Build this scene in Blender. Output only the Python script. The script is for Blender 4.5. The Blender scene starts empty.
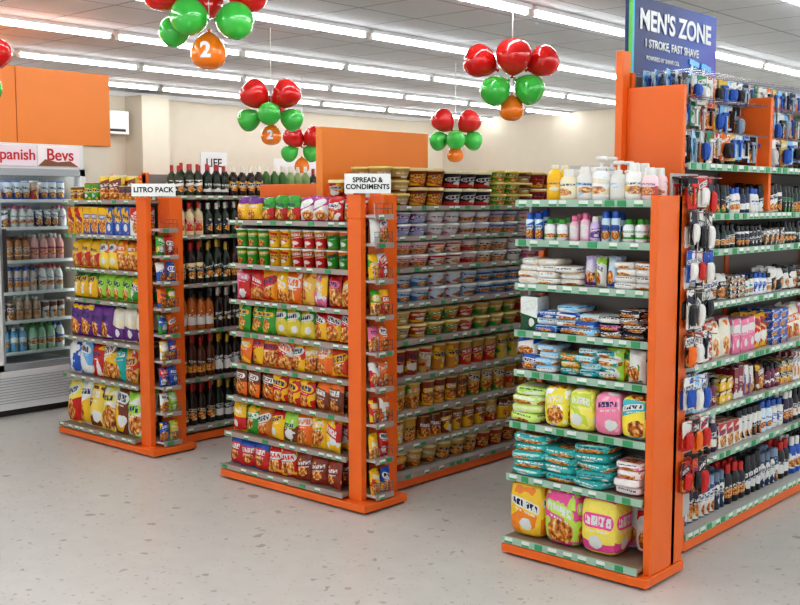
import bpy, math, random
import numpy as np
from mathutils import Matrix, Vector
random.seed(7); rng=random.Random(11)
S=bpy.context.scene
S.view_settings.view_transform='Standard'
try: S.view_settings.look='Medium High Contrast'
except Exception as ex: print('look',ex)
S.view_settings.exposure=.17

def lin(c):
    if isinstance(c,str):
        c=c.lstrip('#'); c=[int(c[i:i+2],16)/255 for i in (0,2,4)]
    return tuple((x/12.92 if x<=.04045 else ((x+.055)/1.055)**2.4) for x in c)

# ---------------------------------------------------------------- materials
class NT:
    def __init__(s,name):
        s.m=bpy.data.materials.new(name); s.m.use_nodes=True
        s.t=s.m.node_tree; s.b=s.t.nodes['Principled BSDF']
    def n(s,typ,**k):
        x=s.t.nodes.new(typ)
        for a,b in k.items(): setattr(x,a,b)
        return x
    def l(s,a,b): s.t.links.new(a,b)
    def val(s,inp,v):
        if hasattr(v,'links') or hasattr(v,'is_output'): s.l(v,inp)
        else: inp.default_value=v
    def math(s,op,a,b=None,c=None):
        x=s.n('ShaderNodeMath',operation=op)
        s.val(x.inputs[0],a)
        if b is not None: s.val(x.inputs[1],b)
        if c is not None: s.val(x.inputs[2],c)
        return x.outputs[0]
    def mix(s,f,a,b):
        x=s.n('ShaderNodeMix',data_type='RGBA')
        s.val(x.inputs[0],f)
        for i,v in ((6,a),(7,b)):
            if isinstance(v,tuple): v=(v+(1,))[:4]
            s.val(x.inputs[i],v)
        return x.outputs[2]
_m={}
def mat(name,rgb,rough=.45,metal=0,noise=0.0,emit=0):
    if name in _m: return _m[name]
    N=NT(name); c=lin(rgb)
    if noise>0:
        tc=N.n('ShaderNodeTexCoord'); nz=N.n('ShaderNodeTexNoise'); nz.inputs['Scale'].default_value=6
        N.l(tc.outputs['Object'],nz.inputs['Vector'])
        N.l(N.mix(nz.outputs[0],tuple(x*(1-noise) for x in c),tuple(min(1,x*(1+noise)) for x in c)),N.b.inputs['Base Color'])
    else: N.b.inputs['Base Color'].default_value=c+(1,)
    N.b.inputs['Roughness'].default_value=rough; N.b.inputs['Metallic'].default_value=metal
    if emit:
        N.b.inputs['Emission Color'].default_value=c+(1,); N.b.inputs['Emission Strength'].default_value=emit
    _m[name]=N.m; return N.m

ORANGE=mat('orange_powder_coat','#EC6E22',.38,0,.05)
ORANGE2=mat('orange_laminate','#EE8A38',.42,0,.04)
SHELF=mat('shelf_steel','#BDB9B4',.4,0,.05)
DECK=mat('shelf_liner','#94806F',.5,0,.05)
RAIL=mat('price_rail','#A89A92',.3)
RAILG=mat('price_rail_green','#A3BFAA',.3)
TAGW=mat('tag_white','#E6E6E0',.5); TAGG=mat('tag_green','#3F9A62',.5); TAGY=mat('tag_yellow','#F2D24A',.5)
BACK=mat('backpanel','#8F8780',.6,0,.04); DARK=mat('dark_trim','#33302E',.5)
WHITE=mat('white_enamel','#E6E7E6',.35); GREY=mat('grey_aluminium','#A9ADB0',.35,.3)
CHROME=mat('chrome','#C9CCD0',.2,.9); BLACK=mat('black_plastic','#17181A',.4)
TUBE=mat('tube_glow','#FBFDFF',.4,0,0,17)
INLIGHT=mat('cooler_light','#F4FAFF',.4,0,0,6)

def packaging(name,rough,coat=0,crinkle=0):
    N=NT(name)
    a1=N.n('ShaderNodeAttribute',attribute_name='Col'); a2=N.n('ShaderNodeAttribute',attribute_name='Acc')
    uv=N.n('ShaderNodeUVMap',uv_map='UVMap'); sp=N.n('ShaderNodeSeparateXYZ'); N.l(uv.outputs[0],sp.inputs[0])
    u=N.math('FRACT',sp.outputs[0]); v=sp.outputs[1]; seed=a2.outputs['Alpha']
    def sr(k): return N.math('FRACT',N.math('MULTIPLY',seed,k))
    def noise(su,sv,off,det=1.5,uu=None,vv=None):
        cx=N.n('ShaderNodeCombineXYZ')
        N.l(N.math('MULTIPLY',uu or u,su),cx.inputs[0]); N.l(N.math('MULTIPLY',vv or v,sv),cx.inputs[1])
        N.l(N.math('MULTIPLY_ADD',seed,173.0,off),cx.inputs[2])
        nz=N.n('ShaderNodeTexNoise'); nz.inputs['Scale'].default_value=1; nz.inputs['Detail'].default_value=det
        N.l(cx.outputs[0],nz.inputs['Vector']); return nz.outputs[0]
    def gt(a,b): return N.math('GREATER_THAN',a,b)
    def lt(a,b): return N.math('LESS_THAN',a,b)
    def AND(*a):
        r=a[0]
        for x in a[1:]: r=N.math('MULTIPLY',r,x)
        return r
    base=a1.outputs['Color']; acc=a2.outputs['Color']; Wt=(.74,.74,.71)
    c=N.mix(gt(noise(1.7,2.0,1.0),.56),base,acc)
    dg=gt(N.math('ADD',N.math('MULTIPLY',u,N.math('SUBTRACT',sr(3.7),.5)),v),N.math('MULTIPLY_ADD',sr(5.9),.5,.2))
    c=N.mix(gt(sr(11.3),.55),c,N.mix(dg,acc,base))
    c=N.mix(AND(gt(noise(3.1,2.5,21.0),.66),gt(sr(4.9),.6)),c,Wt)
    cu=N.math('MULTIPLY_ADD',sr(17.9),.4,.3); cv=N.math('MULTIPLY_ADD',sr(23.3),.16,.2); sz=N.math('MULTIPLY_ADD',sr(31.7),1.6,2.2)
    du=N.math('MULTIPLY',N.math('SUBTRACT',u,cu),sz); dv=N.math('MULTIPLY',N.math('SUBTRACT',v,cv),N.math('MULTIPLY',sz,1.5))
    rr=N.math('ADD',N.math('MULTIPLY',du,du),N.math('MULTIPLY',dv,dv)); rr=N.math('ADD',rr,N.math('MULTIPLY_ADD',noise(5,5,14.0),.8,-.4))
    pic=noise(9,9,5.0,3)
    cr=N.n('ShaderNodeValToRGB'); e=cr.color_ramp.elements
    e[0].position=.36; e[0].color=lin('#7A3412')+(1,); e[1].position=.7; e[1].color=lin('#F2DD9C')+(1,)
    x=cr.color_ramp.elements.new(.52); x.color=lin('#D98020')+(1,)
    N.l(pic,cr.inputs[0])
    psel=gt(sr(7.31),.3)
    c=N.mix(AND(lt(rr,1.0),psel),c,cr.outputs[0])
    c=N.mix(AND(lt(rr,.4),N.math('SUBTRACT',1.0,psel)),c,Wt)
    vt=N.math('ADD',v,N.math('MULTIPLY',N.math('SUBTRACT',u,.5),N.math('MULTIPLY_ADD',sr(41.3),.5,-.25)))
    vc=N.math('MULTIPLY_ADD',sr(13.1),.2,.58); hh=N.math('MULTIPLY_ADD',sr(19.7),.08,.075)
    dvb=N.math('ABSOLUTE',N.math('SUBTRACT',vt,vc)); dub=N.math('ABSOLUTE',N.math('SUBTRACT',u,.5))
    ub=N.math('SUBTRACT',.44,N.math('MULTIPLY',N.math('MULTIPLY',dvb,dvb),6.0))
    band=AND(lt(dvb,hh),lt(dub,ub))
    bs=sr(29.9)
    bandc=N.mix(gt(bs,.28),Wt,N.mix(gt(bs,.65),acc,base))
    c=N.mix(band,c,bandc)
    nl=N.math('ADD',4.0,N.math('FLOOR',N.math('MULTIPLY',sr(37.7),4.0)))
    ul=N.math('FRACT',N.math('MULTIPLY',N.math('MULTIPLY_ADD',u,1.3,-.15),nl))
    glyph=AND(gt(ul,.14),lt(dub,.36),lt(dvb,N.math('MULTIPLY',hh,.66)),gt(noise(15,13,9.0,0,None,vt),.42))
    lc=N.mix(gt(bs,.28),N.mix(gt(sr(53.3),.5),base,(.02,.02,.05)),N.mix(gt(sr(53.3),.45),(.03,.03,.12),Wt))
    c=N.mix(glyph,c,lc)
    let2=AND(gt(noise(36,3,3.0,0),.5),lt(N.math('ABSOLUTE',N.math('SUBTRACT',vt,N.math('SUBTRACT',vc,N.math('ADD',hh,.05)))),.018),lt(dub,.3))
    c=N.mix(let2,c,Wt)
    c=N.mix(a1.outputs['Alpha'],base,c)
    N.l(c,N.b.inputs['Base Color']); N.b.inputs['Roughness'].default_value=rough
    N.b.inputs['Coat Weight'].default_value=coat
    if crinkle:
        tc=N.n('ShaderNodeTexCoord'); nz=N.n('ShaderNodeTexNoise'); nz.inputs['Scale'].default_value=38; nz.inputs['Detail'].default_value=2
        N.l(tc.outputs['Object'],nz.inputs['Vector']); bp=N.n('ShaderNodeBump'); bp.inputs['Strength'].default_value=crinkle; bp.inputs['Distance'].default_value=.012
        N.l(nz.outputs[0],bp.inputs['Height']); N.l(bp.outputs[0],N.b.inputs['Normal'])
    return N.m
FOIL=packaging('printed_film',.27,0,.6); CARD=packaging('printed_carton',.5); PLAST=packaging('printed_plastic',.28)
BALLOON=packaging('balloon_rubber',.16,.5)

# ---------------------------------------------------------------- mass builder
class Tm:
    def __init__(s,v,f,uv,cls,smooth=True):
        s.v=np.array(v,float); s.f=f; s.tot=[len(x) for x in f]
        s.smooth=smooth
        if len(cls):
            s.uv=np.array([p for q in uv for p in q],float)
            s.cls=np.repeat(np.array(cls),s.tot)
def col(c,a=1.0): return lin(c)+(a,)
def rot_small(rx,ry):
    return (Matrix.Rotation(rx,3,'X')@Matrix.Rotation(ry,3,'Y'))
class Mass:
    def __init__(s): s.v=[];s.f=[];s.uv=[];s.c=[];s.a=[];s.n=0;s.sm=[]
    def add(s,t,scale,pos,yaw,pal,acc,seed=None,tilt=None):
        v=t.v*np.array(scale)
        if tilt is not None: v=v@np.array(tilt).T
        c,n=math.cos(yaw),math.sin(yaw)
        w=np.empty_like(v); w[:,0]=v[:,0]*c-v[:,1]*n+pos[0]; w[:,1]=v[:,0]*n+v[:,1]*c+pos[1]; w[:,2]=v[:,2]+pos[2]
        s.v.append(w); k=s.n
        s.f.extend([[i+k for i in q] for q in t.f]); s.n+=len(v)
        s.uv.append(t.uv); P=np.array(pal)
        s.c.append(P[np.minimum(t.cls,len(P)-1)])
        sd=rng.random() if seed is None else seed
        s.a.append(np.tile(np.array(tuple(acc[:3])+(sd,)),(len(t.cls),1)))
        s.sm+= [t.smooth]*len(t.f)
    def build(s,name,material):
        if not s.v: return None
        me=bpy.data.meshes.new(name); V=np.concatenate(s.v)
        o0=V.mean(axis=0); o0[2]=V[:,2].min()
        me.from_pydata((V-o0).tolist(),[],s.f)
        uv=me.uv_layers.new(name='UVMap'); uv.data.foreach_set('uv',np.concatenate(s.uv).ravel())
        for nm,arr in (('Col',s.c),('Acc',s.a)):
            at=me.attributes.new(nm,'FLOAT_COLOR','CORNER'); at.data.foreach_set('color',np.concatenate(arr).ravel())
        me.polygons.foreach_set('use_smooth',s.sm)
        me.materials.append(material); me.update()
        ob=bpy.data.objects.new(name,me); ob.location=o0; S.collection.objects.link(ob); return ob

def pouch_t(k,n1=7,n2=8):
    r=random.Random(k); v=[];f=[];uv=[];cl=[]
    ph=[r.random()*6 for _ in range(4)]
    def prof(i,j):
        x=i/n1*2-1; z=[-1,-.9,-.68,-.36,0,.36,.68,.9,1][j]
        t=(max(0,1-abs(x)**2.4)*max(0,1-abs(z)**3.2))**.6
        t*=1+.2*math.sin(3.1*x+ph[0]+2.4*z)*(1-abs(z))
        return t
    zs=[0,.05,.16,.32,.5,.68,.84,.95,1]
    for side in (-1,1):
        for j in range(n2+1):
            for i in range(n1+1):
                x=i/n1-.5
                wv=1+(.04 if j in(0,n2) else -.07*prof(n1//2,j))
                zed=zs[j]
                if j>=n2-1: zed-=.035*(.5+.5*math.sin(ph[1]+x*5))
                yy=side*.5*prof(i,j)
                if j in (n2,n2-1): yy+=.08*math.sin(x*9+ph[2])+.07*math.sin(ph[3])
                if j in (0,): yy+=.05*math.sin(x*8+ph[3])
                v.append((x*wv,yy,zed))
    def idx(s_,i,j): return s_*(n1+1)*(n2+1)+j*(n1+1)+i
    for s_ in (0,1):
        for j in range(n2):
            for i in range(n1):
                q=[idx(s_,i,j),idx(s_,i+1,j),idx(s_,i+1,j+1),idx(s_,i,j+1)]
                w=[(i/n1*.999,zs[j]),((i+1)/n1*.999,zs[j]),((i+1)/n1*.999,zs[j+1]),(i/n1*.999,zs[j+1])]
                if s_: q=q[::-1]; w=w[::-1]
                f.append(q);uv.append(w);cl.append(1 if 0<j<n2-1 else 0)
    return Tm(v,f,uv,cl)
POUCH=[pouch_t(k) for k in range(6)]
def soft_t(n=5,e=7,bulge=.05):
    v=[];f=[];uv=[];cl=[]
    faces=[((0,-1,0),(1,0,0),(0,0,1)),((0,1,0),(-1,0,0),(0,0,1)),((1,0,0),(0,1,0),(0,0,1)),((-1,0,0),(0,-1,0),(0,0,1)),((0,0,1),(1,0,0),(0,1,0)),((0,0,-1),(1,0,0),(0,-1,0))]
    g=[-1,-.86,-.45,.45,.86,1]
    for N_,U,W in faces:
        b=len(v)
        for j in range(n+1):
            for i in range(n+1):
                p=np.array(N_,float)+np.array(U)*g[i]+np.array(W)*g[j]
                L=(abs(p[0])**e+abs(p[1])**e+abs(p[2])**e)**(1/e)
                q=p/L*.5*(1+bulge*(1-g[i]**2)*(1-g[j]**2)); v.append((q[0],q[1],q[2]+.5))
        for j in range(n):
            for i in range(n):
                f.append([b+j*(n+1)+i,b+j*(n+1)+i+1,b+(j+1)*(n+1)+i+1,b+(j+1)*(n+1)+i])
                uv.append([((g[a]+1)/2*.999,(g[c]+1)/2) for a,c in ((i,j),(i+1,j),(i+1,j+1),(i,j+1))]); cl.append(1)
    return Tm(v,f,uv,cl)
SOFT=soft_t(e=5); BOX=soft_t(e=22,bulge=0.0); BOX.smooth=False
def lathe_t(prof,seg=14):
    v=[];f=[];uv=[];cl=[]
    lab=[i for i,p in enumerate(prof) if p[2]==1]
    za,zb=(prof[lab[0]][1],prof[min(lab[-1]+1,len(prof)-1)][1]) if lab else (0,1)
    for r,z,c in prof:
        for k in range(seg):
            a=2*math.pi*k/seg-math.pi
            v.append((r*math.cos(a),r*math.sin(a),z))
    for i in range(len(prof)-1):
        for k in range(seg):
            k2=(k+1)%seg
            f.append([i*seg+k,i*seg+k2,(i+1)*seg+k2,(i+1)*seg+k])
            va=(prof[i][1]-za)/max(zb-za,1e-4); vb=(prof[i+1][1]-za)/max(zb-za,1e-4)
            ua=2*k/seg; ub=2*(k+1)/seg-1e-4
            uv.append([(ua,va),(ub,va),(ub,vb),(ua,vb)]); cl.append(prof[i][2])
    m=(len(prof)-1)*seg
    f.append([m+k for k in range(seg)]); uv.append([(0.02,0.02)]*seg); cl.append(prof[-1][2])
    return Tm(v,f,uv,cl)
CUP=lathe_t([(.36,0,0),(.37,.02,1),(.46,.86,0),(.5,.87,2),(.5,.93,2),(.47,.95,2),(.1,.951,2)])
BOWL=lathe_t([(.33,0,0),(.36,.05,1),(.48,.76,0),(.5,.78,2),(.5,.92,2),(.46,.95,2),(.1,.951,2)],16)
CAN=lathe_t([(.47,0,2),(.5,.03,1),(.5,.94,2),(.47,.97,2),(.47,1,2),(.44,1,2),(.42,.97,2),(.1,.97,2)],16)
WINE=lathe_t([(.46,0,0),(.5,.03,0),(.5,.12,1),(.5,.5,0),(.49,.6,0),(.38,.68,0),(.2,.75,0),(.17,.8,2),(.17,.97,2),(.15,1,2),(.05,1,2)],12)
PET=lathe_t([(.4,0,0),(.49,.04,0),(.5,.2,1),(.5,.62,0),(.47,.7,0),(.3,.83,0),(.2,.88,2),(.22,.89,2),(.22,.99,2),(.18,1,2),(.05,1,2)],12)
LOTION=lathe_t([(.42,0,0),(.5,.04,0),(.5,.14,1),(.5,.6,0),(.44,.7,0),(.3,.77,2),(.3,.78,2),(.3,.96,2),(.26,1,2),(.05,1,2)],14)
PUMP=lathe_t([(.42,0,0),(.5,.04,0),(.5,.12,1),(.49,.55,0),(.4,.64,0),(.2,.68,2),(.24,.69,2),(.24,.76,2),(.08,.77,2),(.08,.9,2),(.3,.91,2),(.33,.96,2),(.25,1,2),(.05,1,2)],14)
SPRAY=lathe_t([(.46,0,0),(.5,.03,1),(.5,.72,0),(.46,.76,2),(.42,.78,2),(.42,.95,2),(.36,1,2),(.05,1,2)],12)
def card_t():
    a=soft_t(e=20,bulge=0); b=POUCH[0]
    v=np.vstack([a.v*np.array([1,.12,1])+np.array([0,.4,0]), b.v*np.array([.7,.8,.55])+np.array([0,-.02,.08])])
    t=Tm(v.tolist(),a.f+[[i+len(a.v) for i in q] for q in b.f],[],[])
    t.uv=np.vstack([a.uv,b.uv]); t.cls=np.concatenate([a.cls*0+1,b.cls*0+2]); t.smooth=False; return t
HANG=card_t()
def razor_t():
    """blister card with a razor (bar head, slim handle) standing proud of it"""
    a=soft_t(e=20,bulge=0)
    parts=[(a,np.array([1,.08,1]),np.array([0,.44,0]),1),(a,np.array([.62,.22,.1]),np.array([0,.2,.66]),2),(a,np.array([.16,.18,.55]),np.array([0,.22,.1]),2)]
    v=np.vstack([p.v*s_+o for p,s_,o,c in parts]); f=[];n=0;cls=[]
    for p,s_,o,c in parts:
        f+=[[i+n for i in q] for q in p.f]; n+=len(p.v); cls.append(p.cls*0+c)
    t=Tm(v.tolist(),f,[],[]); t.uv=np.vstack([a.uv]*3); t.cls=np.concatenate(cls); t.smooth=False; return t
RAZ=razor_t()

def fill(M,org,yaw,L,z,tm,w,d,h,cols,rows=2,stack=1,gap=.004,group=2,jit=.006,start=0,yoff=.015,hj=0,wyaw=.05,a=1.0,k0=0,zdown=False):
    c,s=math.cos(yaw),math.sin(yaw); x=start+w/2; k=k0; cur=None; cnt=0
    pouchy=isinstance(tm,list) and tm[0] is POUCH[0]
    while x+w/2<=L+.001:
        if cnt<=0: cur=cols[k%len(cols)]; k+=1; cnt=group+ (rng.randint(0,1) if group>1 else 0); sd=rng.random()
        cnt-=1
        for r_ in range(rows):
            for q in range(stack):
                ly=yoff+d/2+r_*(d+.004)+rng.random()*jit*(2.5 if pouchy else 1); lx=x+(rng.random()-.5)*jit
                t=tm[rng.randrange(len(tm))] if isinstance(tm,list) else tm
                hh=h*(1+hj*(rng.random()-.5))
                b=cur; c1=col(b[0],0); c2=col(b[0],a); c3=col(b[2] if len(b)>2 else b[1],0)
                tl=rot_small(-(.04+.08*rng.random()),(rng.random()-.5)*.12) if pouchy else None
                zz=z+q*h+(h-hh if zdown else 0)
                M.add(t,(w*(1.03 if pouchy else .97),d,hh),(org[0]+lx*c-ly*s,org[1]+lx*s+ly*c,zz),yaw+(rng.random()-.5)*wyaw*2,[c1,c2,c3],lin(b[1]),sd,tilt=tl)
        x+=w+gap
def fillmix(M,org,yaw,L,z,specs,seg=.26,start=0,**k):
    x=start; i=rng.randrange(len(specs))
    while x<L-.06:
        t,w,d,h,st,cs=specs[i%len(specs)]; n=max(2,int(seg*(.7+.6*rng.random())/w)); e=min(L,x+n*(w+.004)+.001)
        fill(M,org,yaw,e,z,t,w,d,h,cs,start=x,stack=st,k0=rng.randrange(9),**k)
        x=e+.006; i+=1

class Bx:
    def __init__(s): s.v=[];s.f=[];s.mi=[];s.mats=[]
    def add(s,x0,x1,y0,y1,z0,z1,m):
        if m not in s.mats: s.mats.append(m)
        k=len(s.v)
        s.v+=[(x0,y0,z0),(x1,y0,z0),(x1,y1,z0),(x0,y1,z0),(x0,y0,z1),(x1,y0,z1),(x1,y1,z1),(x0,y1,z1)]
        for q in ((0,3,2,1),(4,5,6,7),(0,1,5,4),(1,2,6,5),(2,3,7,6),(3,0,4,7)):
            s.f.append([k+i for i in q]); s.mi.append(s.mats.index(m))
    def build(s,name,parent=None,bevel=.003):
        me=bpy.data.meshes.new(name); me.from_pydata(s.v,[],s.f)
        for m in s.mats: me.materials.append(m)
        me.polygons.foreach_set('material_index',s.mi); me.update()
        ob=bpy.data.objects.new(name,me); S.collection.objects.link(ob)
        if bevel:
            b=ob.modifiers.new('bevel','BEVEL'); b.width=bevel; b.segments=1; b.limit_method='ANGLE'
        if parent: ob.parent=parent
        return ob
def empty(name,loc=(0,0,0)):
    e=bpy.data.objects.new(name,None); e.location=loc; S.collection.objects.link(e); e.empty_display_size=.1; return e
def text(name,body,loc,rot,size,m,parent=None,ext=.0015,bold=.012):
    cu=bpy.data.curves.new(name,'FONT'); cu.body=body; cu.size=size; cu.extrude=ext; cu.align_x='CENTER'; cu.align_y='CENTER'; cu.offset=size*bold
    cu.materials.append(m); ob=bpy.data.objects.new(name,cu); ob.location=loc; ob.rotation_euler=rot; S.collection.objects.link(ob)
    if parent: ob.parent=parent
    return ob

# ---------------------------------------------------------------- room
RX0,RX1,RY0,RY1,H=-11.5,3.0,-3.5,14.0,2.9
def floor_mat():
    N=NT('speckled_vinyl'); tc=N.n('ShaderNodeTexCoord'); P=tc.outputs['Object']
    nz=N.n('ShaderNodeTexNoise'); nz.inputs['Scale'].default_value=9; nz.inputs['Detail'].default_value=4; N.l(P,nz.inputs['Vector'])
    vm=N.n('ShaderNodeVectorMath',operation='MULTIPLY_ADD'); N.l(nz.outputs['Color'],vm.inputs[0]); vm.inputs[1].default_value=(.12,.12,.12); N.l(P,vm.inputs[2])
    c=N.mix(nz.outputs[0],lin('#C9C4BD'),lin('#D9D5CE'))
    for sc,th,keep,cc in ((8,.2,.55,'#978E84'),(13,.22,.5,'#A39A8F'),(22,.25,.45,'#ACA399'),(40,.3,.4,'#B8B0A7')):
        vo=N.n('ShaderNodeTexVoronoi'); vo.inputs['Scale'].default_value=sc; N.l(vm.outputs[0],vo.inputs['Vector'])
        sp=N.n('ShaderNodeSeparateColor'); N.l(vo.outputs['Color'],sp.inputs[0])
        m=N.math('MULTIPLY',N.math('LESS_THAN',vo.outputs['Distance'],N.math('MULTIPLY',sp.outputs[1],th)),N.math('GREATER_THAN',sp.outputs[0],keep))
        c=N.mix(N.math('MULTIPLY',m,.7),c,lin(cc))
    sx=N.n('ShaderNodeSeparateXYZ'); N.l(P,sx.inputs[0])
    for i in (0,1):
        fr=N.math('FRACT',N.math('DIVIDE',N.math('ADD',sx.outputs[i],100.0),.6))
        c=N.mix(N.math('MULTIPLY',N.math('LESS_THAN',fr,.006),.15),c,lin('#9E948A'))
    n2=N.n('ShaderNodeTexNoise'); n2.inputs['Scale'].default_value=.8; N.l(P,n2.inputs['Vector'])
    N.l(c,N.b.inputs['Base Color']); N.l(N.math('MULTIPLY_ADD',n2.outputs[0],.25,.2),N.b.inputs['Roughness'])
    return N.m
def ceil_mat():
    N=NT('ceiling_tiles'); tc=N.n('ShaderNodeTexCoord'); sx=N.n('ShaderNodeSeparateXYZ'); N.l(tc.outputs['Object'],sx.inputs[0])
    nz=N.n('ShaderNodeTexNoise'); nz.inputs['Scale'].default_value=60; N.l(tc.outputs['Object'],nz.inputs['Vector'])
    c=N.mix(nz.outputs[0],lin('#C6CACE'),lin('#D5D9DC'))
    for i in (0,1):
        fr=N.math('FRACT',N.math('DIVIDE',N.math('ADD',sx.outputs[i],100.1),.6))
        c=N.mix(N.math('LESS_THAN',fr,.03),c,lin('#9A9DA0'))
    N.l(c,N.b.inputs['Base Color']); N.b.inputs['Roughness'].default_value=.8
    return N.m
WALL=mat('cream_wall_paint','#DDD4C2',.7,0,.03)
def slab(name,x0,x1,y0,y1,z0,z1,m):
    b=Bx(); b.add(x0,x1,y0,y1,z0,z1,m); return b.build(name,None,0)
slab('floor',RX0-.1,RX1,RY0,RY1+.1,-.1,0,floor_mat())
slab('ceiling',RX0-.1,RX1,RY0,RY1+.1,H,H+.1,ceil_mat())
slab('wall_left',RX0-.1,RX0,RY0,RY1,0,H,WALL)
slab('wall_back',RX0-.1,RX1,RY1,RY1+.1,0,H,WALL)
slab('baseboard_left',RX0,RX0+.015,RY0,RY1,0,.1,GREY)
slab('trim_cornice',RX0,RX0+.04,RY0,RY1-.001,H-.06,H-.001,WHITE)
slab('trim_pilaster',RX0,RX0+.35,7.75,8.15,0,H-.061,WALL)

def cyl_y(bx,x,z,r,y0,y1,m,seg=6):
    if m not in bx.mats: bx.mats.append(m)
    k=len(bx.v)
    for y in (y0,y1):
        for i in range(seg):
            a=2*math.pi*i/seg; bx.v.append((x+r*math.cos(a),y,z+r*math.sin(a)))
    for i in range(seg):
        j=(i+1)%seg; bx.f.append([k+i,k+seg+i,k+seg+j,k+j]); bx.mi.append(bx.mats.index(m))
    bx.f.append([k+i for i in range(seg)]); bx.mi.append(bx.mats.index(m)); bx.f.append([k+seg+i for i in reversed(range(seg))]); bx.mi.append(bx.mats.index(m))
for x in (-10.5,-9.0,-7.45,-5.9,-4.35,-2.8,-1.2,.5):
    e=empty('fluorescent_light_row'); b=Bx()
    y=-1.6
    while y<13.4:
        b.add(x-.045,x+.045,y,y+1.26,H-.03,H-.001,WHITE)
        b.add(x-.018,x+.018,y,y+.02,H-.07,H-.03,WHITE); b.add(x-.018,x+.018,y+1.24,y+1.26,H-.07,H-.03,WHITE)
        cyl_y(b,x,H-.052,.016,y+.021,y+1.239,TUBE)
        y+=1.31
    b.build('tubes_and_battens',e,0)

# ---------------------------------------------------------------- gondolas
YF=3.70
def rail(bx,x0,x1,y,z,facing,green):
    rm=RAILG if green else RAIL
    h=.03 if green else .026
    def put(a0,a1,o0,o1,z0,z1,m):
        if facing=='f': bx.add(a0,a1,y-o1,y-o0,z0,z1,m)
        else: bx.add(y+o0,y+o1,a0,a1,z0,z1,m)
    put(x0,x1,0,.008,z-h,z,rm)
    a=x0+.02
    while a+.05<x1:
        w=.034+.012*rng.random()
        m=rng.choice([TAGW,TAGW,TAGG,TAGW])
        put(a,a+w,.008,.011,z-h+.003,z-.003,m)
        if m is TAGW: put(a,a+w,.011,.012,z-h+.003,z-h+.012,TAGG)
        a+=w+.012+(.05 if green else .11)*rng.random()
def gondola(x0,x1,bx1,tiers,postw,wingd,lx0,lx1,ly0,ly1,lt,green,lheight,wing_tiers,wx):
    E=empty('gondola_shelf_unit')
    fr=Bx(); sh=Bx(); rl=Bx()
    yb=4.02
    fr.add(x0,bx1,YF,yb,0.012,.05,ORANGE)
    fr.add(x0+.02,bx1-.02,YF+.03,yb,0,.012,DARK)
    top=tiers[-1]+.02
    fr.add(x1-postw,x1,YF+.05,YF+.05+wingd,.05,top,ORANGE)
    fr.add(x1-postw-.02,x1,yb-.1,yb,.05,top,ORANGE)
    fr.add(x0,x0+.03,yb-.06,yb,.05,top-.02,ORANGE)
    fr.add(x0+.03,x1-postw-.02,yb-.03,yb,.05,top-.03,BACK)
    fronts=[YF+.01,YF+.04,YF+.06]+[YF+.09]*20
    xr=x1-postw
    for i,z in enumerate(tiers):
        yf=fronts[i]
        sh.add(x0+.004,xr-.001,yf+.001,yb-.031,z-.018,z,DECK)
        if i: sh.add(x0+.03,x0+.045,yf+.05,yb-.06,z-.05,z-.018,SHELF)
        rail(rl,x0,xr,yf,z+(0.004),'f',green)
    for z in wing_tiers:
        sh.add(x1-postw*.9,wx-.001,YF+.05+wingd,yb-.1,z-.014,z,SHELF)
        rail(rl,YF+.05+wingd,yb-.1,wx,z+.004,'s',green)
        rl.add(wx-.004,wx-.001,YF+.05+wingd,yb-.1,z+.03,z+.033,CHROME)
        rl.add(wx-.004,wx-.001,YF+.05+wingd,yb-.1,z+.055,z+.058,CHROME)
        for k in range(5): rl.add(wx-.004,wx-.001,YF+.05+wingd+k*.032,YF+.052+wingd+k*.032,z,z+.055,CHROME)
    cx=(lx0+lx1)/2
    fr.add(lx0,lx1,ly0,ly1,.012,.06,ORANGE)
    fr.add(lx0+.03,lx1-.03,ly0,ly1-.02,0,.012,DARK)
    fr.add(cx-.02,cx+.02,ly0,ly1,.06,lheight,BACK)
    y=ly0
    while y<ly1+.01:
        fr.add(cx-.03,cx+.03,y-.02 if y>ly0 else y,y+.02,.06,lheight+.01,ORANGE)
        y+=1.0
    for i,z in enumerate(lt):
        dd=.0 if i==0 else .03
        sh.add(cx+.021,lx1-dd-.001,ly0+.002,ly1-.002,z-.02,z,SHELF)
        sh.add(lx0+dd+.001,cx-.021,ly0+.002,ly1-.002,z-.02,z,SHELF)
        rail(rl,ly0,ly1,lx1-dd,z+.003,'s',green)
    fr.build('frame',E); sh.build('shelves',E,.002); rl.build('price_rails',E,0)
    return E

P90=math.pi/2
LT=[.08,.41,.66,.91,1.11,1.33,1.55]; LL=[.1,.41,.72,1.02,1.33,1.58]
WL=[.08,.26,.42,.58,.74,.9,1.06,1.22,1.38]
gondola(-6.35,-5.38,-5.28,LT,.1,.04,-6.2,-5.44,4.05,8.0,LL,False,1.72,WL,-5.30)
MT=[.08,.26,.46,.64,.82,1.0,1.2,1.44]; ML=[.08,.23,.41,.6,.8,1.0,1.19,1.36,1.52]
WM=[.08,.26,.44,.62,.8,.98,1.16,1.34,1.48]
EM=gondola(-4.65,-3.60,-3.53,MT,.09,.04,-4.55,-3.70,4.05,7.6,ML,False,1.6,WM,-3.54)
RT=[.08,.355,.585,.81,.985,1.19,1.38,1.55]; RL=[.09,.38,.6,.82,1.09,1.33,1.49,1.71]
ER=gondola(-2.70,-2.0,-1.99,RT,.035,.2,-2.74,-2.09,4.22,8.5,RL,True,2.1,[],-2)
FR=[YF+.01,YF+.04,YF+.06]+[YF+.09]*20

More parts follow.
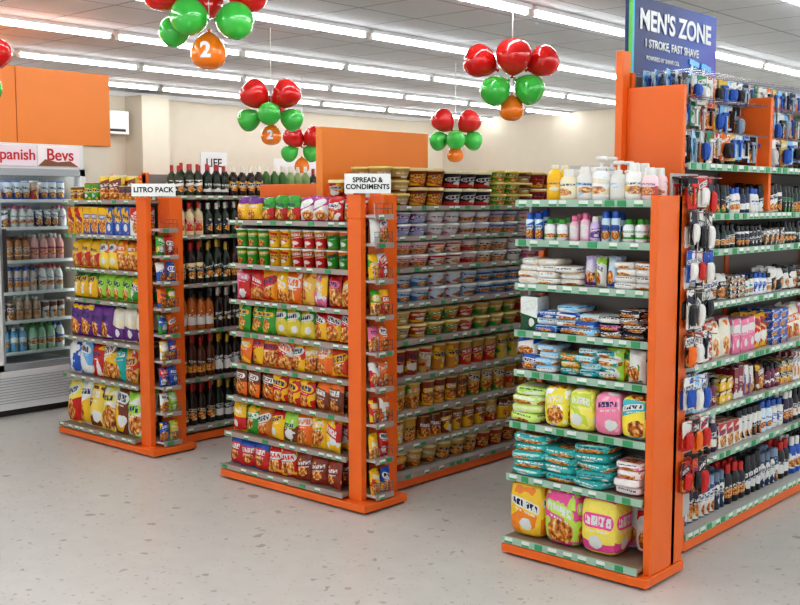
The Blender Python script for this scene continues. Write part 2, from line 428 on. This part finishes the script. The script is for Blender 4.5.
b=Bx(); b.add(-3.69,-3.60,YF+.05,YF+.09,1.46,1.58,ORANGE); b.add(-3.71,-3.60,3.92,4.02,1.46,1.58,ORANGE)
b.add(-4.62,-3.71,3.99,4.02,1.4,1.64,ORANGE)
b.add(-4.13,-4.08,3.96,4.83,1.56,1.94,ORANGE2)
b.build('header_board',EM)
b=Bx(); b.add(-2.40,-2.13,4.19,4.22,.05,2.04,ORANGE); b.add(-2.435,-2.40,4.15,4.22,.05,2.2,ORANGE)
b.add(-2.39,-2.13,5.1,5.13,1.5,2.05,ORANGE)
b.add(-2.74,-2.09,4.185,4.22,.02,1.5,ORANGE)
b.build('end_panels',ER)
b=Bx()
HZ=(.33,.5,.68,.86,1.04,1.2,1.36,1.5)
for z in HZ: b.add(-2.05,-2.04,3.95,4.18,z+.135,z+.147,DARK)
for z in HZ:
    for y in (3.985,4.06,4.135): b.add(-2.04,-1.925,y,y+.004,z+.139,z+.143,CHROME)
b.add(-2.06,-2.05,3.95,4.18,.2,1.66,SHELF)
b.build('hook_rack',ER,.001)

# ------------------------------------------------ products
def frontfill(name,mt,x0,x1,i,z,**k):
    M=Mass(); fill(M,(x0+.01,FR[i]),0,x1-x0-.015,z,**k); return M.build(name,mt)
R_='#C9221C';Y_='#F0BC18';O_='#E8701A';G_='#37982F';W_='#E6E3DC';B_='#2358B4';P_='#6B2E86';BR='#7A3A1C';PK='#E4749C';T_='#1FA7A8';K_='#1C1B20';LG='#A6D84A';LB='#8CC8EA'; CR='#E6D29C'; DG='#14502E'
lx=(-6.35,-5.48)
frontfill('snack_packets',FOIL,*lx,0,.082,tm=POUCH,w=.135,d=.09,h=.29,cols=[('#F4E04A',R_),(W_,Y_),('#F0D060',BR),('#E8D848',W_),('#7A3A1C',Y_),(LG,W_),(R_,Y_)],group=1,hj=.12)
frontfill('snack_packets',FOIL,*lx,1,.412,tm=POUCH,w=.125,d=.08,h=.225,cols=[(W_,B_),('#6FB0E0',W_),(R_,Y_),('#8A4A22',Y_),(T_,G_),('#D9A23C',R_),(PK,Y_)],group=1,hj=.14)
frontfill('snack_packets',FOIL,*lx,2,.662,tm=POUCH,w=.118,d=.08,h=.222,cols=[(P_,Y_),(P_,W_),('#E8DCC0',P_),(W_,G_),(Y_,R_),('#F4F0D8',P_)],group=2,hj=.1)
frontfill('snack_packets',FOIL,*lx,3,.912,tm=POUCH,w=.09,d=.07,h=.17,cols=[(G_,Y_),(LG,G_),(Y_,G_),('#D7E24A',R_)],group=3,hj=.1)
frontfill('snack_packets',FOIL,*lx,4,1.112,tm=POUCH,w=.1,d=.07,h=.19,cols=[(Y_,R_),('#F7D64C',O_),(O_,Y_),(B_,Y_),(Y_,G_)],group=2,hj=.1)
frontfill('biscuit_cartons',CARD,*lx,5,1.332,tm=BOX,w=.085,d=.06,h=.18,cols=[(Y_,R_),(Y_,B_),('#3B62B5',Y_),(R_,W_),(Y_,P_)],group=2,hj=.05)
M=Mass(); fillmix(M,(-6.33,FR[6]),0,.84,1.552,[(CAN,.1,.1,.155,1,[(Y_,'#C9A84A','#C9A84A'),('#E8C23A',BR,'#D8C9A0')]),(CAN,.075,.075,.09,1,[('#6E4325',Y_,'#D8C9A0'),(R_,Y_,CR)]),(CAN,.08,.08,.11,1,[(G_,Y_,R_),('#D9B13A',BR,'#B8963A')])],rows=2,group=2,seg=.2)
M.build('snack_cans',PLAST)
pick=lambda *a:rng.choice(a)
M=Mass()
for z in WL[:-1]:
    fill(M,(-5.30,YF+.093),P90,.135,z,POUCH[:3],.064,.045,.12,[(pick(Y_,G_,O_,R_,LG,W_,B_),pick(R_,Y_,W_,B_)) for _ in range(2)],rows=1,group=1,yoff=.006)
M.build('small_snack_packets',FOIL)
DRK=[('#2A1A12','#E8D9A8','#C9302A'),('#1B2B1E',W_,'#D8B34A'),('#3A1E10',Y_,K_),('#141414','#D8B34A','#8A1F1F'),('#274D2C',W_,R_)]
for z,h,cs in ((.1,.27,DRK),(.41,.27,[('#5A2C14',Y_,R_),('#2A1A12',W_,Y_)]),(.72,.26,[('#B8641E',W_,K_),('#2A1A12',Y_,W_)]),(1.02,.27,DRK),(1.33,.21,[('#D9C9A0',R_,R_),('#1B2B1E',W_,W_),('#7A2318',W_,Y_)]),(1.58,.2,[('#2E3A22',W_,'#B02020'),('#1B2B1E',W_,'#B02020'),('#2A1A12',Y_,'#E8E2D0'),('#3E6C2A',W_,'#E8E2D0'),('#8FA86A',G_,'#E8E2D0')])):
    M=Mass(); fill(M,(-5.475,4.07),P90,3.9,z+.002,WINE,.068,.068,h,cs,rows=2,group=3,hj=.12,gap=.005); M.build('liquor_bottles',PLAST)

mx=(-4.65,-3.69)
rows_=[
 (0,.082,.16,.12,[(B_,R_),(R_,Y_),('#8A2F1C',Y_),(R_,B_),('#274C9C',Y_),(R_,Y_),(P_,W_)]),
 (1,.262,.17,.115,[(Y_,R_),(G_,Y_),('#C9781E',R_),(R_,Y_),(LG,BR),(O_,R_),(Y_,G_)]),
 (2,.462,.16,.115,[(BR,O_),(R_,Y_),(O_,BR),('#9C3A1A',Y_),(P_,Y_),(G_,R_)]),
 (3,.642,.16,.115,[(O_,Y_),('#E24A2A',Y_),('#E9A23A',R_),(O_,R_),(Y_,R_),('#E2B23A',BR)]),
 (4,.822,.155,.11,[(G_,Y_),('#D9C23A',G_),(R_,Y_),(Y_,R_),(R_,W_),(O_,G_)]),
 (5,1.002,.175,.11,[(R_,PK),(R_,Y_),('#F0A01C',R_),(Y_,R_),(O_,Y_),('#E8B84A',O_),(PK,Y_)])]
for i,z,h,w,cs in rows_:
    frontfill('noodle_packets',FOIL,*mx,i,z,tm=POUCH,w=w,d=.06,h=h,cols=cs,group=1 if i%2 else 2,hj=.12,rows=3,gap=-.008,wyaw=.25)
frontfill('instant_noodle_cups',PLAST,*mx,6,1.202,tm=CUP,w=.085,d=.085,h=.1,cols=[(G_,Y_,W_),(Y_,R_,'#E8E8D0'),('#D9B84A',R_,W_),(O_,G_,W_)],group=2,stack=2)
frontfill('noodle_packets',FOIL,*mx,7,1.442,tm=POUCH,w=.1,d=.06,h=.13,cols=[(P_,Y_),(G_,R_),('#B03A8A',W_),(R_,W_),(LG,P_),('#B7324B',Y_)],group=2,hj=.14,wyaw=.2)
M=Mass()
for z in WM[:-1]:
    fill(M,(-3.54,YF+.093),P90,.135,z,POUCH[:4],.064,.045,.13,[(pick(Y_,G_,O_,R_,R_,W_,B_,PK),pick(R_,Y_,W_,G_)) for _ in range(2)],rows=1,group=1,yoff=.006)
M.build('seasoning_sachets',FOIL)
cups=[(.08,[(BOWL,.12,.12,.115,1,[('#C8A050',BR,CR),('#B53A20',Y_,CR)])]),
 (.23,[(CUP,.105,.105,.145,1,[('#A8642C',Y_,CR),('#D9B050',R_,CR)]),(CAN,.09,.09,.13,1,[(BR,Y_,'#C8A050')])]),
 (.41,[(CUP,.115,.115,.155,1,[('#C9862C',R_,CR),(BR,Y_,CR),('#D9A84A',G_,CR)]),(CUP,.1,.1,.155,1,[('#B0742A',Y_,CR),('#8A3A1C',Y_,CR)])]),
 (.6,[(CUP,.115,.115,.16,1,[('#C9862C',Y_,CR),('#D8B84A',G_,CR)]),(CUP,.11,.11,.155,1,[('#A03A20',Y_,CR),('#C8A050',R_,CR)])]),
 (.8,[(BOWL,.135,.135,.08,2,[('#5B8C3A',Y_,CR),('#C86A2A',R_,CR)]),(BOWL,.135,.135,.08,2,[('#B53A20',Y_,CR),('#C8A84A',G_,CR)])]),
 (1.0,[(BOWL,.14,.14,.078,2,[('#B8D4EA','#3F78B5',W_),(W_,B_,W_),('#C8DCEA',R_,W_)])]),
 (1.19,[(BOWL,.14,.14,.07,2,[(W_,R_,W_),('#F0D8D8',R_,W_),(W_,PK,W_)])]),
 (1.36,[(BOWL,.135,.135,.066,2,[('#A8B0D8',P_,W_),(W_,PK,W_),('#E0E4F0','#C05080',W_)])]),
 (1.52,[(BOWL,.14,.14,.105,2,[('#A8281E',Y_,'#D9C28A'),('#7A2A1A',Y_,'#D9C28A')]),(BOWL,.14,.14,.1,2,[(K_,R_,'#D8CDA8'),('#4A1F1A','#E8C26A','#D8D0C0')]),(BOWL,.13,.13,.07,3,[('#D8B53A',G_,'#E0CC7A'),('#C8A86A',BR,'#E0CC7A')])])]
for z,sp in cups:
    M=Mass(); fillmix(M,(-3.735,4.07),P90,3.5,z+.002,sp,rows=2,group=2,seg=.45); M.build('instant_noodle_cups',PLAST)
M=Mass(); fill(M,(-3.98,3.86),0,.28,1.462,BOWL,.1,.1,.1,[('#A8281E',Y_,'#E9D9A8'),('#7A2A1A',Y_,'#E9D9A8')],rows=1,stack=2,group=2)
M.build('instant_noodle_bowls',PLAST)

rx=(-2.70,-2.05)
M=Mass()
for k,(c1,c2) in enumerate([('#F5C83A','#F08A2A'),('#E9569A','#BFE05A'),('#F4DE62','#E9569A')]):
    M.add(SOFT,(.176,.16,.25),(-2.61+k*.183,YF+.125,.083),(.04,-.05,.03)[k],[col(c1,0),col(c1,1)],lin(c2),(.31,.48,.69)[k])
for k in range(3): M.add(SOFT,(.16,.13,.22),(-2.58+k*.18,YF+.27,.083),0,[col(W_,1)],lin(PK),.5)
M.add(SOFT,(.1,.12,.2),(-2.1,YF+.24,.083),.1,[col('#F0E0DC',1)],lin(R_),.2)
M.build('diaper_packs',FOIL)
def flat(M,x,y,z,w,d,h,n,cs,yj=.15,tj=.05):
    for q in range(n):
        c=cs[q%len(cs)]; M.add(SOFT,(w,d,h*1.12),(x+(rng.random()-.5)*.02,y+(rng.random()-.5)*.03,z+q*h),(rng.random()-.5)*yj,[col(c[0],1)],lin(c[1]),tilt=rot_small(0,(rng.random()-.5)*tj) if q else None)
M=Mass()
for k in range(3): flat(M,-2.60+k*.155,YF+.14,.357,.17,.18,.036,(5,4,5)[k],[('#2FA9A4','#8FE0D8'),('#2A9F9C','#2FB0A8')],.5,.14)
flat(M,-2.115,YF+.13,.357,.12,.15,.034,4,[('#F2E6E2','#D8604A'),('#F2E6E2','#E48AA0')],.1)
M.build('wet_wipe_packs',FOIL)
M=Mass()
flat(M,-2.625,YF+.15,.587,.16,.16,.038,4,[('#CDE77A','#F2F7D0'),('#D4E888','#A6D84A')],.4,.1)
for k,(c1,c2) in enumerate([('#EFDD3A','#FFFFFF'),('#F2E66A','#C9D84A'),('#F08AA8','#F8B8C8'),('#49B9C0','#F4E04A')]):
    M.add(SOFT,(.122,.1,.175),(-2.475+k*.125,YF+.12,.587),(rng.random()-.5)*.2,[col(c1,1)],lin(c2),(.2,.45,.83,.61)[k])
    M.add(SOFT,(.12,.09,.165),(-2.475+k*.125,YF+.225,.587),0,[col(c1,1)],lin(c2),.3)
M.build('baby_wipe_packs',FOIL)
M=Mass()
for k,(c1,c2,n,h) in enumerate([(B_,W_,2,.068),(LB,W_,4,.03),(T_,Y_,3,.03),('#BFE6F0',T_,4,.03),(W_,T_,4,.03)]): flat(M,-2.645+k*.1,YF+.17,.812,.1,.15,h,n,[(c1,c2)],.3)
for k,(c1,c2) in enumerate([(LG,W_),(Y_,G_),(W_,G_),('#E8F0D0',G_)]): M.add(POUCH[k],(.085,.05,.135),(-2.22+k*.05,YF+.13+.03*(k%2),.812),.3*(k%2)-.1,[col(c1,0),col(c1,1)],lin(c2))
M.build('sanitary_pad_packs',FOIL)
M=Mass()
M.add(BOX,(.09,.09,.15),(-2.64,YF+.15,.987),0,[col('#E8EEE8',1)],lin(DG),.44)
for k,cs in enumerate([[(LB,B_),(W_,LB)],[(B_,W_),(LB,W_)],[(LB,W_),(B_,LB)],[(K_,W_),(K_,PK)],[(K_,'#888888'),('#2A2A33',W_)]]): flat(M,-2.55+k*.103,YF+.165,.987,.11,.15,.03,(3,4,3,3,4)[k],cs,.4)
M.build('sanitary_pad_packs',FOIL)
M=Mass()
for k in range(3): flat(M,-2.64+k*.1,YF+.165,1.192,.11,.15,.027,(4,4,3)[k],[('#E8E5E0','#E0C8A8')],.2)
fill(M,(-2.38,YF+.1),0,.2,1.192,POUCH[:3],.05,.05,.13,[('#D8C8EA',P_),(W_,LG),('#BFD8F0',B_),('#F6E6A0',Y_)],rows=2,group=1,wyaw=.2)
for k in range(2): flat(M,-2.17+k*.09,YF+.165,1.192,.1,.15,.027,4,[('#E8E5E0','#D9D0C5')],.15)
M.build('cotton_packs',FOIL)
M=Mass(); fillmix(M,(-2.67,FR[6]),0,.62,1.382,[(LOTION,.045,.04,.11,1,[('#D8BFE8',P_,W_),('#F5C6D6',W_,PK)]),(SPRAY,.04,.04,.12,1,[(W_,PK,'#B9A0D0'),('#CFE8F2',B_,B_)]),(LOTION,.055,.04,.095,1,[('#F0F0F0',G_,G_),(W_,P_,P_)])],rows=2,group=2,seg=.14,hj=.15)
M.build('toiletry_bottles',PLAST)
M=Mass(); x=-2.55
for t,w,h,c in [(PET,.075,.15,(Y_,'#F0B030','#E8E0C0')),(LOTION,.085,.13,('#F4E9C8',W_,W_)),(LOTION,.08,.14,(W_,LB,W_)),(PUMP,.085,.18,('#F2F2F2','#E6D8A8',W_)),(PUMP,.075,.16,(W_,LB,W_)),(LOTION,.075,.15,('#F6F4EE',Y_,W_)),(LOTION,.07,.13,('#F7D8DA',R_,W_))]:
    for r_ in range(2): M.add(t,(w,w*.7,h),(x,YF+.16+r_*.08,1.552),0,[col(c[0],0),col(c[0],.9),col(c[2],0)],lin(c[1]))
    x+=w*.95
M.build('baby_wash_bottles',PLAST)
M=Mass()
for n_,(z,cs) in enumerate(zip(HZ,([(K_,R_),('#D94A2A',K_)],[(W_,R_),(K_,O_)],[(W_,B_),(LB,W_)],[(K_,O_),(R_,W_),(W_,K_)],[(W_,K_),(K_,W_)],[(B_,W_),(W_,R_)],[(K_,W_),(W_,K_)],[(K_,R_),(R_,W_)]))):
    fill(M,(-1.94,3.952),P90,.24,z,[HANG,RAZ] if n_%2 else HANG,.07,.035,.15,[(c[0],c[1],c[1]) for c in cs],rows=3,group=1,gap=.005,wyaw=.2,hj=.3,yoff=0,zdown=True)
M.build('hanging_blister_packs',CARD)
SP=lambda w,h,cs,st=1:(SPRAY,w,w,h,st,cs)
LO=lambda w,h,cs,st=1:(LOTION,w,w*.7,h,st,cs)
BO=lambda w,h,cs,st=1:(BOX,w,w*.6,h,st,cs)
PO=lambda w,h,cs,st=1:(POUCH[:4],w,.04,h,st,cs)
lng=[(.09,[SP(.055,.2,[(K_,'#4A6AA0',K_),('#1A2333',W_,K_)]),SP(.05,.18,[('#35507A',W_,'#8A98B0'),('#2A3A55',W_,'#6A7A90')]),LO(.07,.19,[(K_,W_,R_),(B_,W_,W_)])]),
 (.38,[LO(.065,.15,[(W_,B_,B_),('#D8E6EE',B_,B_)]),LO(.06,.17,[(K_,W_,K_),('#3A2A4A',W_,W_)]),BO(.07,.12,[('#E8E0F0',P_,W_),(R_,W_)]),SP(.05,.15,[(W_,K_,K_)])]),
 (.6,[BO(.07,.06,[(K_,Y_),('#C8A050',K_)],2),BO(.05,.15,[('#6A4A8A',W_),('#8A2030',W_)]),PO(.08,.14,[(BR,Y_),(K_,Y_)]),LO(.05,.12,[('#7A2A4A',W_,K_)])]),
 (.82,[BO(.1,.045,[(R_,W_),(B_,W_)],4),PO(.1,.18,[(W_,PK),('#F0E6D0',O_)]),BO(.08,.16,[(PK,W_),(W_,R_)]),PO(.09,.17,[(T_,W_),(Y_,R_)])]),
 (1.09,[LO(.05,.1,[('#E8EAF0',B_,B_),(W_,T_,K_)]),PO(.08,.12,[(W_,K_),(K_,W_)]),BO(.08,.035,[(W_,B_),(K_,W_)],3)]),
 (1.33,[SP(.045,.1,[(K_,W_,K_),('#3A3A40','#C03030',K_)]),BO(.06,.08,[(K_,W_)]),LO(.05,.11,[('#203028',W_,K_)])]),
 (1.49,[SP(.045,.13,[('#1A3A2A',W_,K_),(K_,G_,K_)]),LO(.05,.12,[('#203050',W_,K_),(W_,B_,B_)]),SP(.05,.14,[(K_,W_,K_)])]),
 ]
for z,sp in lng:
    M=Mass(); fillmix(M,(-2.125,4.25),P90,4.2,z+.002,sp,rows=3,group=2,hj=.1); M.build('grooming_products',PLAST)
M=Mass()
HC=[(LB,W_,B_),(W_,B_,K_),(K_,LB,'#9AA8B8'),('#C8CCD0',O_,B_),('#2E8A5A',W_,W_),(W_,R_,'#C8C8C8'),(O_,W_,K_),('#D8B850',B_,B_)]
for z,yo,h in ((1.725,.0,.14),(1.87,.08,.14),(2.0,.05,.12)):
    fill(M,(-2.14,4.25),P90,4.2,z,[HANG,RAZ,RAZ],.07,.05,h,HC,rows=3,group=1,gap=.006,yoff=.01+yo,wyaw=.35,hj=.4,zdown=True)
M.build('hanging_razor_packs',CARD)
b=Bx()
for z in (1.855,2.0,2.11):
    y=4.28
    while y<8.4: b.add(-2.40,-2.12,y,y+.004,z,z+.004,CHROME); y+=.076
b.build('peg_hooks',ER,0)

# ---------------------------------------------------------------- signs
def signmat():
    N=NT('blue_gradient_print'); tc=N.n('ShaderNodeTexCoord'); sx=N.n('ShaderNodeSeparateXYZ'); N.l(tc.outputs['Generated'],sx.inputs[0])
    t=N.math('ADD',N.math('MULTIPLY',sx.outputs[1],.6),N.math('MULTIPLY',sx.outputs[2],-.25))
    cr=N.n('ShaderNodeValToRGB'); e=cr.color_ramp.elements; e[0].position=0; e[0].color=lin('#142A66')+(1,); e[1].position=.6; e[1].color=lin('#4A35B0')+(1,)
    x=e.new(.3); x.color=lin('#1F4AA8')+(1,)
    N.l(t,cr.inputs[0]); N.l(cr.outputs[0],N.b.inputs['Base Color']); N.b.inputs['Roughness'].default_value=.35; return N.m
E=empty('aisle_header_sign')
b=Bx(); b.add(-2.47,-2.45,4.28,5.16,2.08,2.47,signmat()); b.build('board',E)
b=Bx(); b.add(-2.45,-2.446,4.281,4.31,2.081,2.469,mat('lime_print','#5BC236',.4)); b.add(-2.45,-2.446,4.31,4.325,2.081,2.469,mat('cyan_print','#35B6E8',.4)); b.add(-2.47,-2.45,4.3,4.34,1.95,2.08,GREY); b.add(-2.47,-2.45,5.08,5.12,1.95,2.08,GREY); b.build('edge_stripes',E,0)
rotX=(P90,0,P90)
text('title_text',"MEN'S ZONE",(-2.447,4.73,2.365),rotX,.125,WHITE,E,bold=.03)
text('subtitle_text',"1 STROKE, FAST SHAVE",(-2.447,4.69,2.265),rotX,.052,WHITE,E,bold=.02)
text('footer_text',"POWERED BY SHAVE CO.",(-2.447,4.6,2.2),rotX,.028,WHITE,E)
def relief(name,poly,m,parent,x=-2.449,t=.004):
    me=bpy.data.meshes.new(name); n=len(poly)
    v=[(x,p[0],p[1]) for p in poly]+[(x+t,p[0],p[1]) for p in poly]
    f=[list(range(n,2*n))]+[[i,(i+1)%n,n+(i+1)%n,n+i] for i in range(n)]
    me.from_pydata(v,[],f); me.materials.append(m); o=bpy.data.objects.new(name,me); S.collection.objects.link(o); o.parent=parent
LBm=mat('razor_silver','#BFD6EE',.3)
for k,(oy,oz) in enumerate(((0,0),(.13,-.01))):
    relief('razor_handle_%d'%k,[(4.82+oy,2.1+oz),(4.845+oy,2.095+oz),(4.90+oy,2.19+oz),(4.915+oy,2.235+oz),(4.895+oy,2.235+oz),(4.875+oy,2.195+oz)],LBm,E)
    relief('razor_head_%d'%k,[(4.86+oy,2.212+oz),(4.96+oy,2.20+oz),(4.965+oy,2.225+oz),(4.865+oy,2.237+oz)],mat('razor_blue','#6FC0F0',.3),E,t=.006)
def topper(body,cx,cy,z0,w,h,yaw,size):
    E=empty('shelf_topper_sign',(cx,cy,z0)); E.rotation_euler=(0,0,yaw)
    b=Bx(); b.add(-w/2,w/2,-.004,.004,0,h,mat('sign_white','#F6F6F2',.4)); b.add(-.01,.01,.0041,.012,-.02,h*.6,GREY); b.build('panel',E,.001)
    text('lettering',body,(0,-.0045,h/2),(P90,0,0),size,mat('sign_black','#1A1A1A',.5),E,.0008,.03)
topper("SPREAD &\nCONDIMENTS",-3.56,3.76,1.585,.225,.095,.75,.033)
topper("LITRO PACK",-5.31,3.76,1.575,.26,.075,.75,.042)

# ---------------------------------------------------------------- walk-in cooler
E=empty('display_refrigerator')
CX=-7.12
b=Bx()
b.add(-9.6,CX,1.6,4.66,1.96,2.5,ORANGE2)
for y in (2.35,3.12,3.89): b.add(CX,CX+.004,y,y+.006,1.965,2.495,mat('panel_joint','#B85A18',.6))
b.add(-9.6,CX-.02,4.42,4.66,0,1.96,WALL)
b.add(-9.6,-7.75,1.6,4.42,0,1.96,GREY)
b.build('insulated_housing',E,.004)
b=Bx(); b.add(-7.75,CX+.02,1.6,4.42,0.05,.33,WHITE); b.add(-7.7,CX-.02,1.6,4.42,0,.05,DARK)
z=.1
while z<.28: b.add(CX+.0201,CX+.026,1.62,4.38,z,z+.005,GREY); z+=.02
b.build('base_grille',E,.003)
b=Bx()
b.add(-7.75,CX,1.6,4.42,1.78,1.96,WHITE)
ys=[1.6,2.3,3.0,3.7,4.4]
for y in ys: b.add(CX-.04,CX+.02,y-.025,y+.025,.33,1.78,WHITE)
b.add(CX-.04,CX+.02,1.6,4.42,.33,.38,GREY); b.add(CX-.04,CX+.02,1.6,4.42,1.73,1.78,GREY)
for y in ys[:-1]:
    b.add(CX+.02,CX+.03,y+.04,y+.07,.9,1.35,DARK)
    b.add(CX-.02,CX-.005,y+.03,y+.055,.38,1.73,GREY); b.add(CX-.02,CX-.005,y+.645,y+.67,.38,1.73,GREY)
CZ=[.44,.67,.88,1.11,1.35,1.55]
for z in CZ: b.add(-7.6,CX-.09,1.62,4.38,z-.012,z,GREY); b.add(CX-.09,CX-.085,1.62,4.38,z-.014,z+.01,TAGW)
b.build('door_frames_and_racks',E,.002)
b=Bx()
for y in ys: b.add(CX-.075,CX-.05,y-.012,y+.012,.4,1.7,INLIGHT)
b.add(CX-.2,CX-.15,1.65,4.35,1.74,1.765,INLIGHT); b.build('interior_lights',E,0)
def glass():
    N=NT('door_glass'); tr=N.n('ShaderNodeBsdfTransparent'); gl=N.n('ShaderNodeBsdfGlossy'); gl.inputs['Roughness'].default_value=.03
    mx_=N.n('ShaderNodeMixShader'); mx_.inputs[0].default_value=.07; tr.inputs[0].default_value=(.82,.86,.87,1)
    N.l(tr.outputs[0],mx_.inputs[1]); N.l(gl.outputs[0],mx_.inputs[2]); N.l(mx_.outputs[0],N.t.nodes['Material Output'].inputs[0]); return N.m
b=Bx(); G=glass()
for y in ys[:-1]: b.add(CX-.014,CX-.011,y+.055,y+.645,.38,1.73,G)
b.build('door_panes',E,0)
b=Bx()
for k,(y0,y1,c) in enumerate([(2.2,2.95,'#F2D8C8'),(2.98,3.66,'#F4E6D6'),(3.7,4.02,'#E8D8E0'),(4.04,4.38,'#F0E4E8')]):
    b.add(CX,CX+.012,y0,y1,1.795,1.945,mat('lightbox_%d'%k,c,.4,0,0,.05))
b.build('lightbox_header',E)
sc=mat('sign_red','#C92A2A',.5)
text('lightbox_text','Spanish',(CX+.014,3.86,1.875),rotX,.11,sc,E); text('lightbox_text_b','Bevs',(CX+.014,4.22,1.88),rotX,.12,sc,E)
relief('lightbox_photo',[(4.04,1.8),(4.37,1.8),(4.3,1.84),(4.2,1.83),(4.1,1.85)],mat('print_brown','#8A5A3A',.5),E,CX+.012,.001)
for z,sp in ((.44,[(PET,.07,.07,.19,1,[('#9FC8A0',W_,G_),(W_,B_,B_)]),(PET,.065,.065,.18,1,[('#6FA8C8',W_,W_)])]),(.67,[(PET,.065,.065,.17,1,[('#C8A888',BR,W_),(W_,R_,R_)]),(CAN,.06,.06,.13,1,[(BR,W_,'#C8C8C8')])]),(.88,[(PET,.065,.065,.19,1,[(W_,R_,R_),(PK,W_,W_)]),(PET,.06,.06,.18,1,[('#D8C6BA',B_,B_)])]),(1.11,[(PET,.065,.065,.19,1,[('#E2A8A0',R_,W_),(W_,G_,G_)]),(PET,.06,.06,.17,1,[('#B87848',W_,BR)])]),(1.35,[(PET,.06,.06,.16,1,[(W_,PK,PK),('#B87050',W_,R_)]),(CAN,.06,.06,.13,1,[('#4A3A5A',W_,'#C8C8C8')])]),(1.55,[(CAN,.065,.065,.14,1,[('#D8A880',R_,W_),(W_,B_,B_)])])):
    M=Mass(); fillmix(M,(CX-.1,1.66),P90,2.7,z+.002,sp,rows=3,group=3,hj=.06,seg=.3); M.build('cold_drink_bottles',PLAST)

# ---------------------------------------------------------------- balloons
BAL=lathe_t([(.02,-.62,0),(.07,-.6,0),(.03,-.56,0),(.06,-.53,0),(.2,-.45,0),(.33,-.33,0),(.43,-.17,0),(.49,0,0),(.5,.12,0),(.47,.26,0),(.39,.38,0),(.27,.46,0),(.12,.497,0),(.02,.5,0)],22)
Rv=(.7466,.6652); Fv=(-.6652,.7466)
bc={'r':'#D01F1C','g':'#45BE4C','o':'#F58420'}
def cluster(c,items,logo=False):
    E=empty('balloon_cluster',c); M=Mass()
    for dr,df,dz,k,r in items:
        d=Vector((Rv[0]*dr+Fv[0]*df,Rv[1]*dr+Fv[1]*df,dz)); n=d.normalized() if d.length>.01 else Vector((0,0,1))
        q=Vector((0,0,1)).rotation_difference(n).to_matrix()
        M.add(BAL,(2*r*.96,2*r*.96,2*r*.96),(d.x,d.y,d.z),0,[col(bc[k],0)],(1,1,1),0,tilt=[list(x) for x in q])
        if k=='o' and logo:
            rr=r*.975
            text('printed_numeral','2',(d.x-Fv[0]*rr,d.y-Fv[1]*rr,d.z-r*.1),(P90,0,math.radians(41.7)),r*1.1,WHITE,E,.0005,.04)
    o=M.build('balloons',BALLOON); o.parent=E
    b=Bx(); b.add(-.002,.002,-.002,.002,0,H-c[2]-.002,TAGW); b.build('ribbon',E,0)
    return E
cluster((-5.338,4.217,2.66),[(-.28,0,.16,'r',.12),(.24,0,.15,'r',.12),(-.03,.1,.12,'r',.11),(-.09,-.12,.0,'g',.12),(.165,-.1,-.02,'g',.12),(-.22,.05,-.06,'g',.1),(.0,-.03,-.19,'o',.115)],True)
cluster((-6.415,5.668,2.27),[(-.12,-.03,.11,'r',.12),(.12,-.03,.11,'r',.12),(-.17,0,-.08,'g',.095),(.16,0,-.08,'g',.095),(0,-.11,-.04,'g',.095),(0,0,-.2,'o',.085),(0,.15,.03,'r',.1)],True)
cluster((-8.51,7.953,2.13),[(-.08,-.03,.1,'r',.12),(.13,-.03,.1,'r',.12),(-.13,0,-.07,'g',.095),(.1,0,-.07,'g',.095),(0,0,-.2,'o',.085)])
cluster((-4.407,6.118,2.4),[(-.22,0,.11,'r',.12),(0,-.08,.13,'r',.13),(.21,0,.11,'r',.115),(-.115,-.06,-.09,'g',.11),(.11,-.05,-.08,'g',.11),(0,0,-.21,'o',.09)])
cluster((-6.643,8.277,2.2),[(-.12,-.03,.13,'r',.12),(.13,-.03,.12,'r',.12),(-.16,0,-.06,'g',.1),(.17,0,-.06,'g',.1),(0,-.1,-.05,'g',.1),(0,0,-.19,'o',.085)])
cluster((-6.16,3.21,2.32),[(.04,-.03,.1,'r',.1),(-.15,0,.1,'r',.1),(.0,-.05,-.09,'g',.09),(-.15,0,-.09,'g',.09)])

# ---------------------------------------------------------------- background
E=empty('wall_air_conditioner'); b=Bx(); b.add(RX0+.001,RX0+.22,6.95,7.65,2.36,2.64,WHITE); b.add(RX0+.22,RX0+.225,7.0,7.6,2.39,2.42,DARK); b.build('cabinet',E,.02)
E=empty('wall_poster'); b=Bx(); b.add(RX0+.001,RX0+.01,8.9,9.35,1.9,2.2,WHITE); b.add(RX0+.001,RX0+.01,10.2,11.5,1.95,2.15,WHITE); b.build('sheets',E,.001)
text('poster_text','LIFE',(RX0+.012,9.12,2.05),rotX,.16,BLACK,E)
E=empty('grocery_display_rack'); b=Bx()
b.add(RX0+.36,RX0+.4,5,13.6,0,1.85,ORANGE)
for y in range(5,14): b.add(RX0+.4,RX0+.8,y,y+.03,0,1.85,ORANGE)
WZ=[.15,.45,.75,1.05,1.35,1.6]
for z in WZ: b.add(RX0+.4,RX0+.8,5.03,13.5,z-.02,z,SHELF)
b.build('frame',E)
for z in WZ[2:]:
    M=Mass(); fill(M,(RX0+.78,5.06),P90,8,z,BOX,.13,.1,.2,[(Y_,R_),(W_,B_),(R_,W_),(G_,Y_),(O_,W_)],rows=1,group=3,hj=.3); M.build('grocery_cartons',CARD)

# ---------------------------------------------------------------- world & camera
w=bpy.data.worlds.new('daylight'); S.world=w; w.use_nodes=True
w.node_tree.nodes['Background'].inputs[0].default_value=(.9,.96,1,1); w.node_tree.nodes['Background'].inputs[1].default_value=1.0
cam=bpy.data.cameras.new('camera'); co=bpy.data.objects.new('camera',cam); S.collection.objects.link(co)
co.location=(0,0,1.55); co.rotation_euler=(math.radians(90-5.48),0,math.radians(41.7))
cam.sensor_width=36; cam.lens=47.8; cam.clip_start=.05; S.camera=co
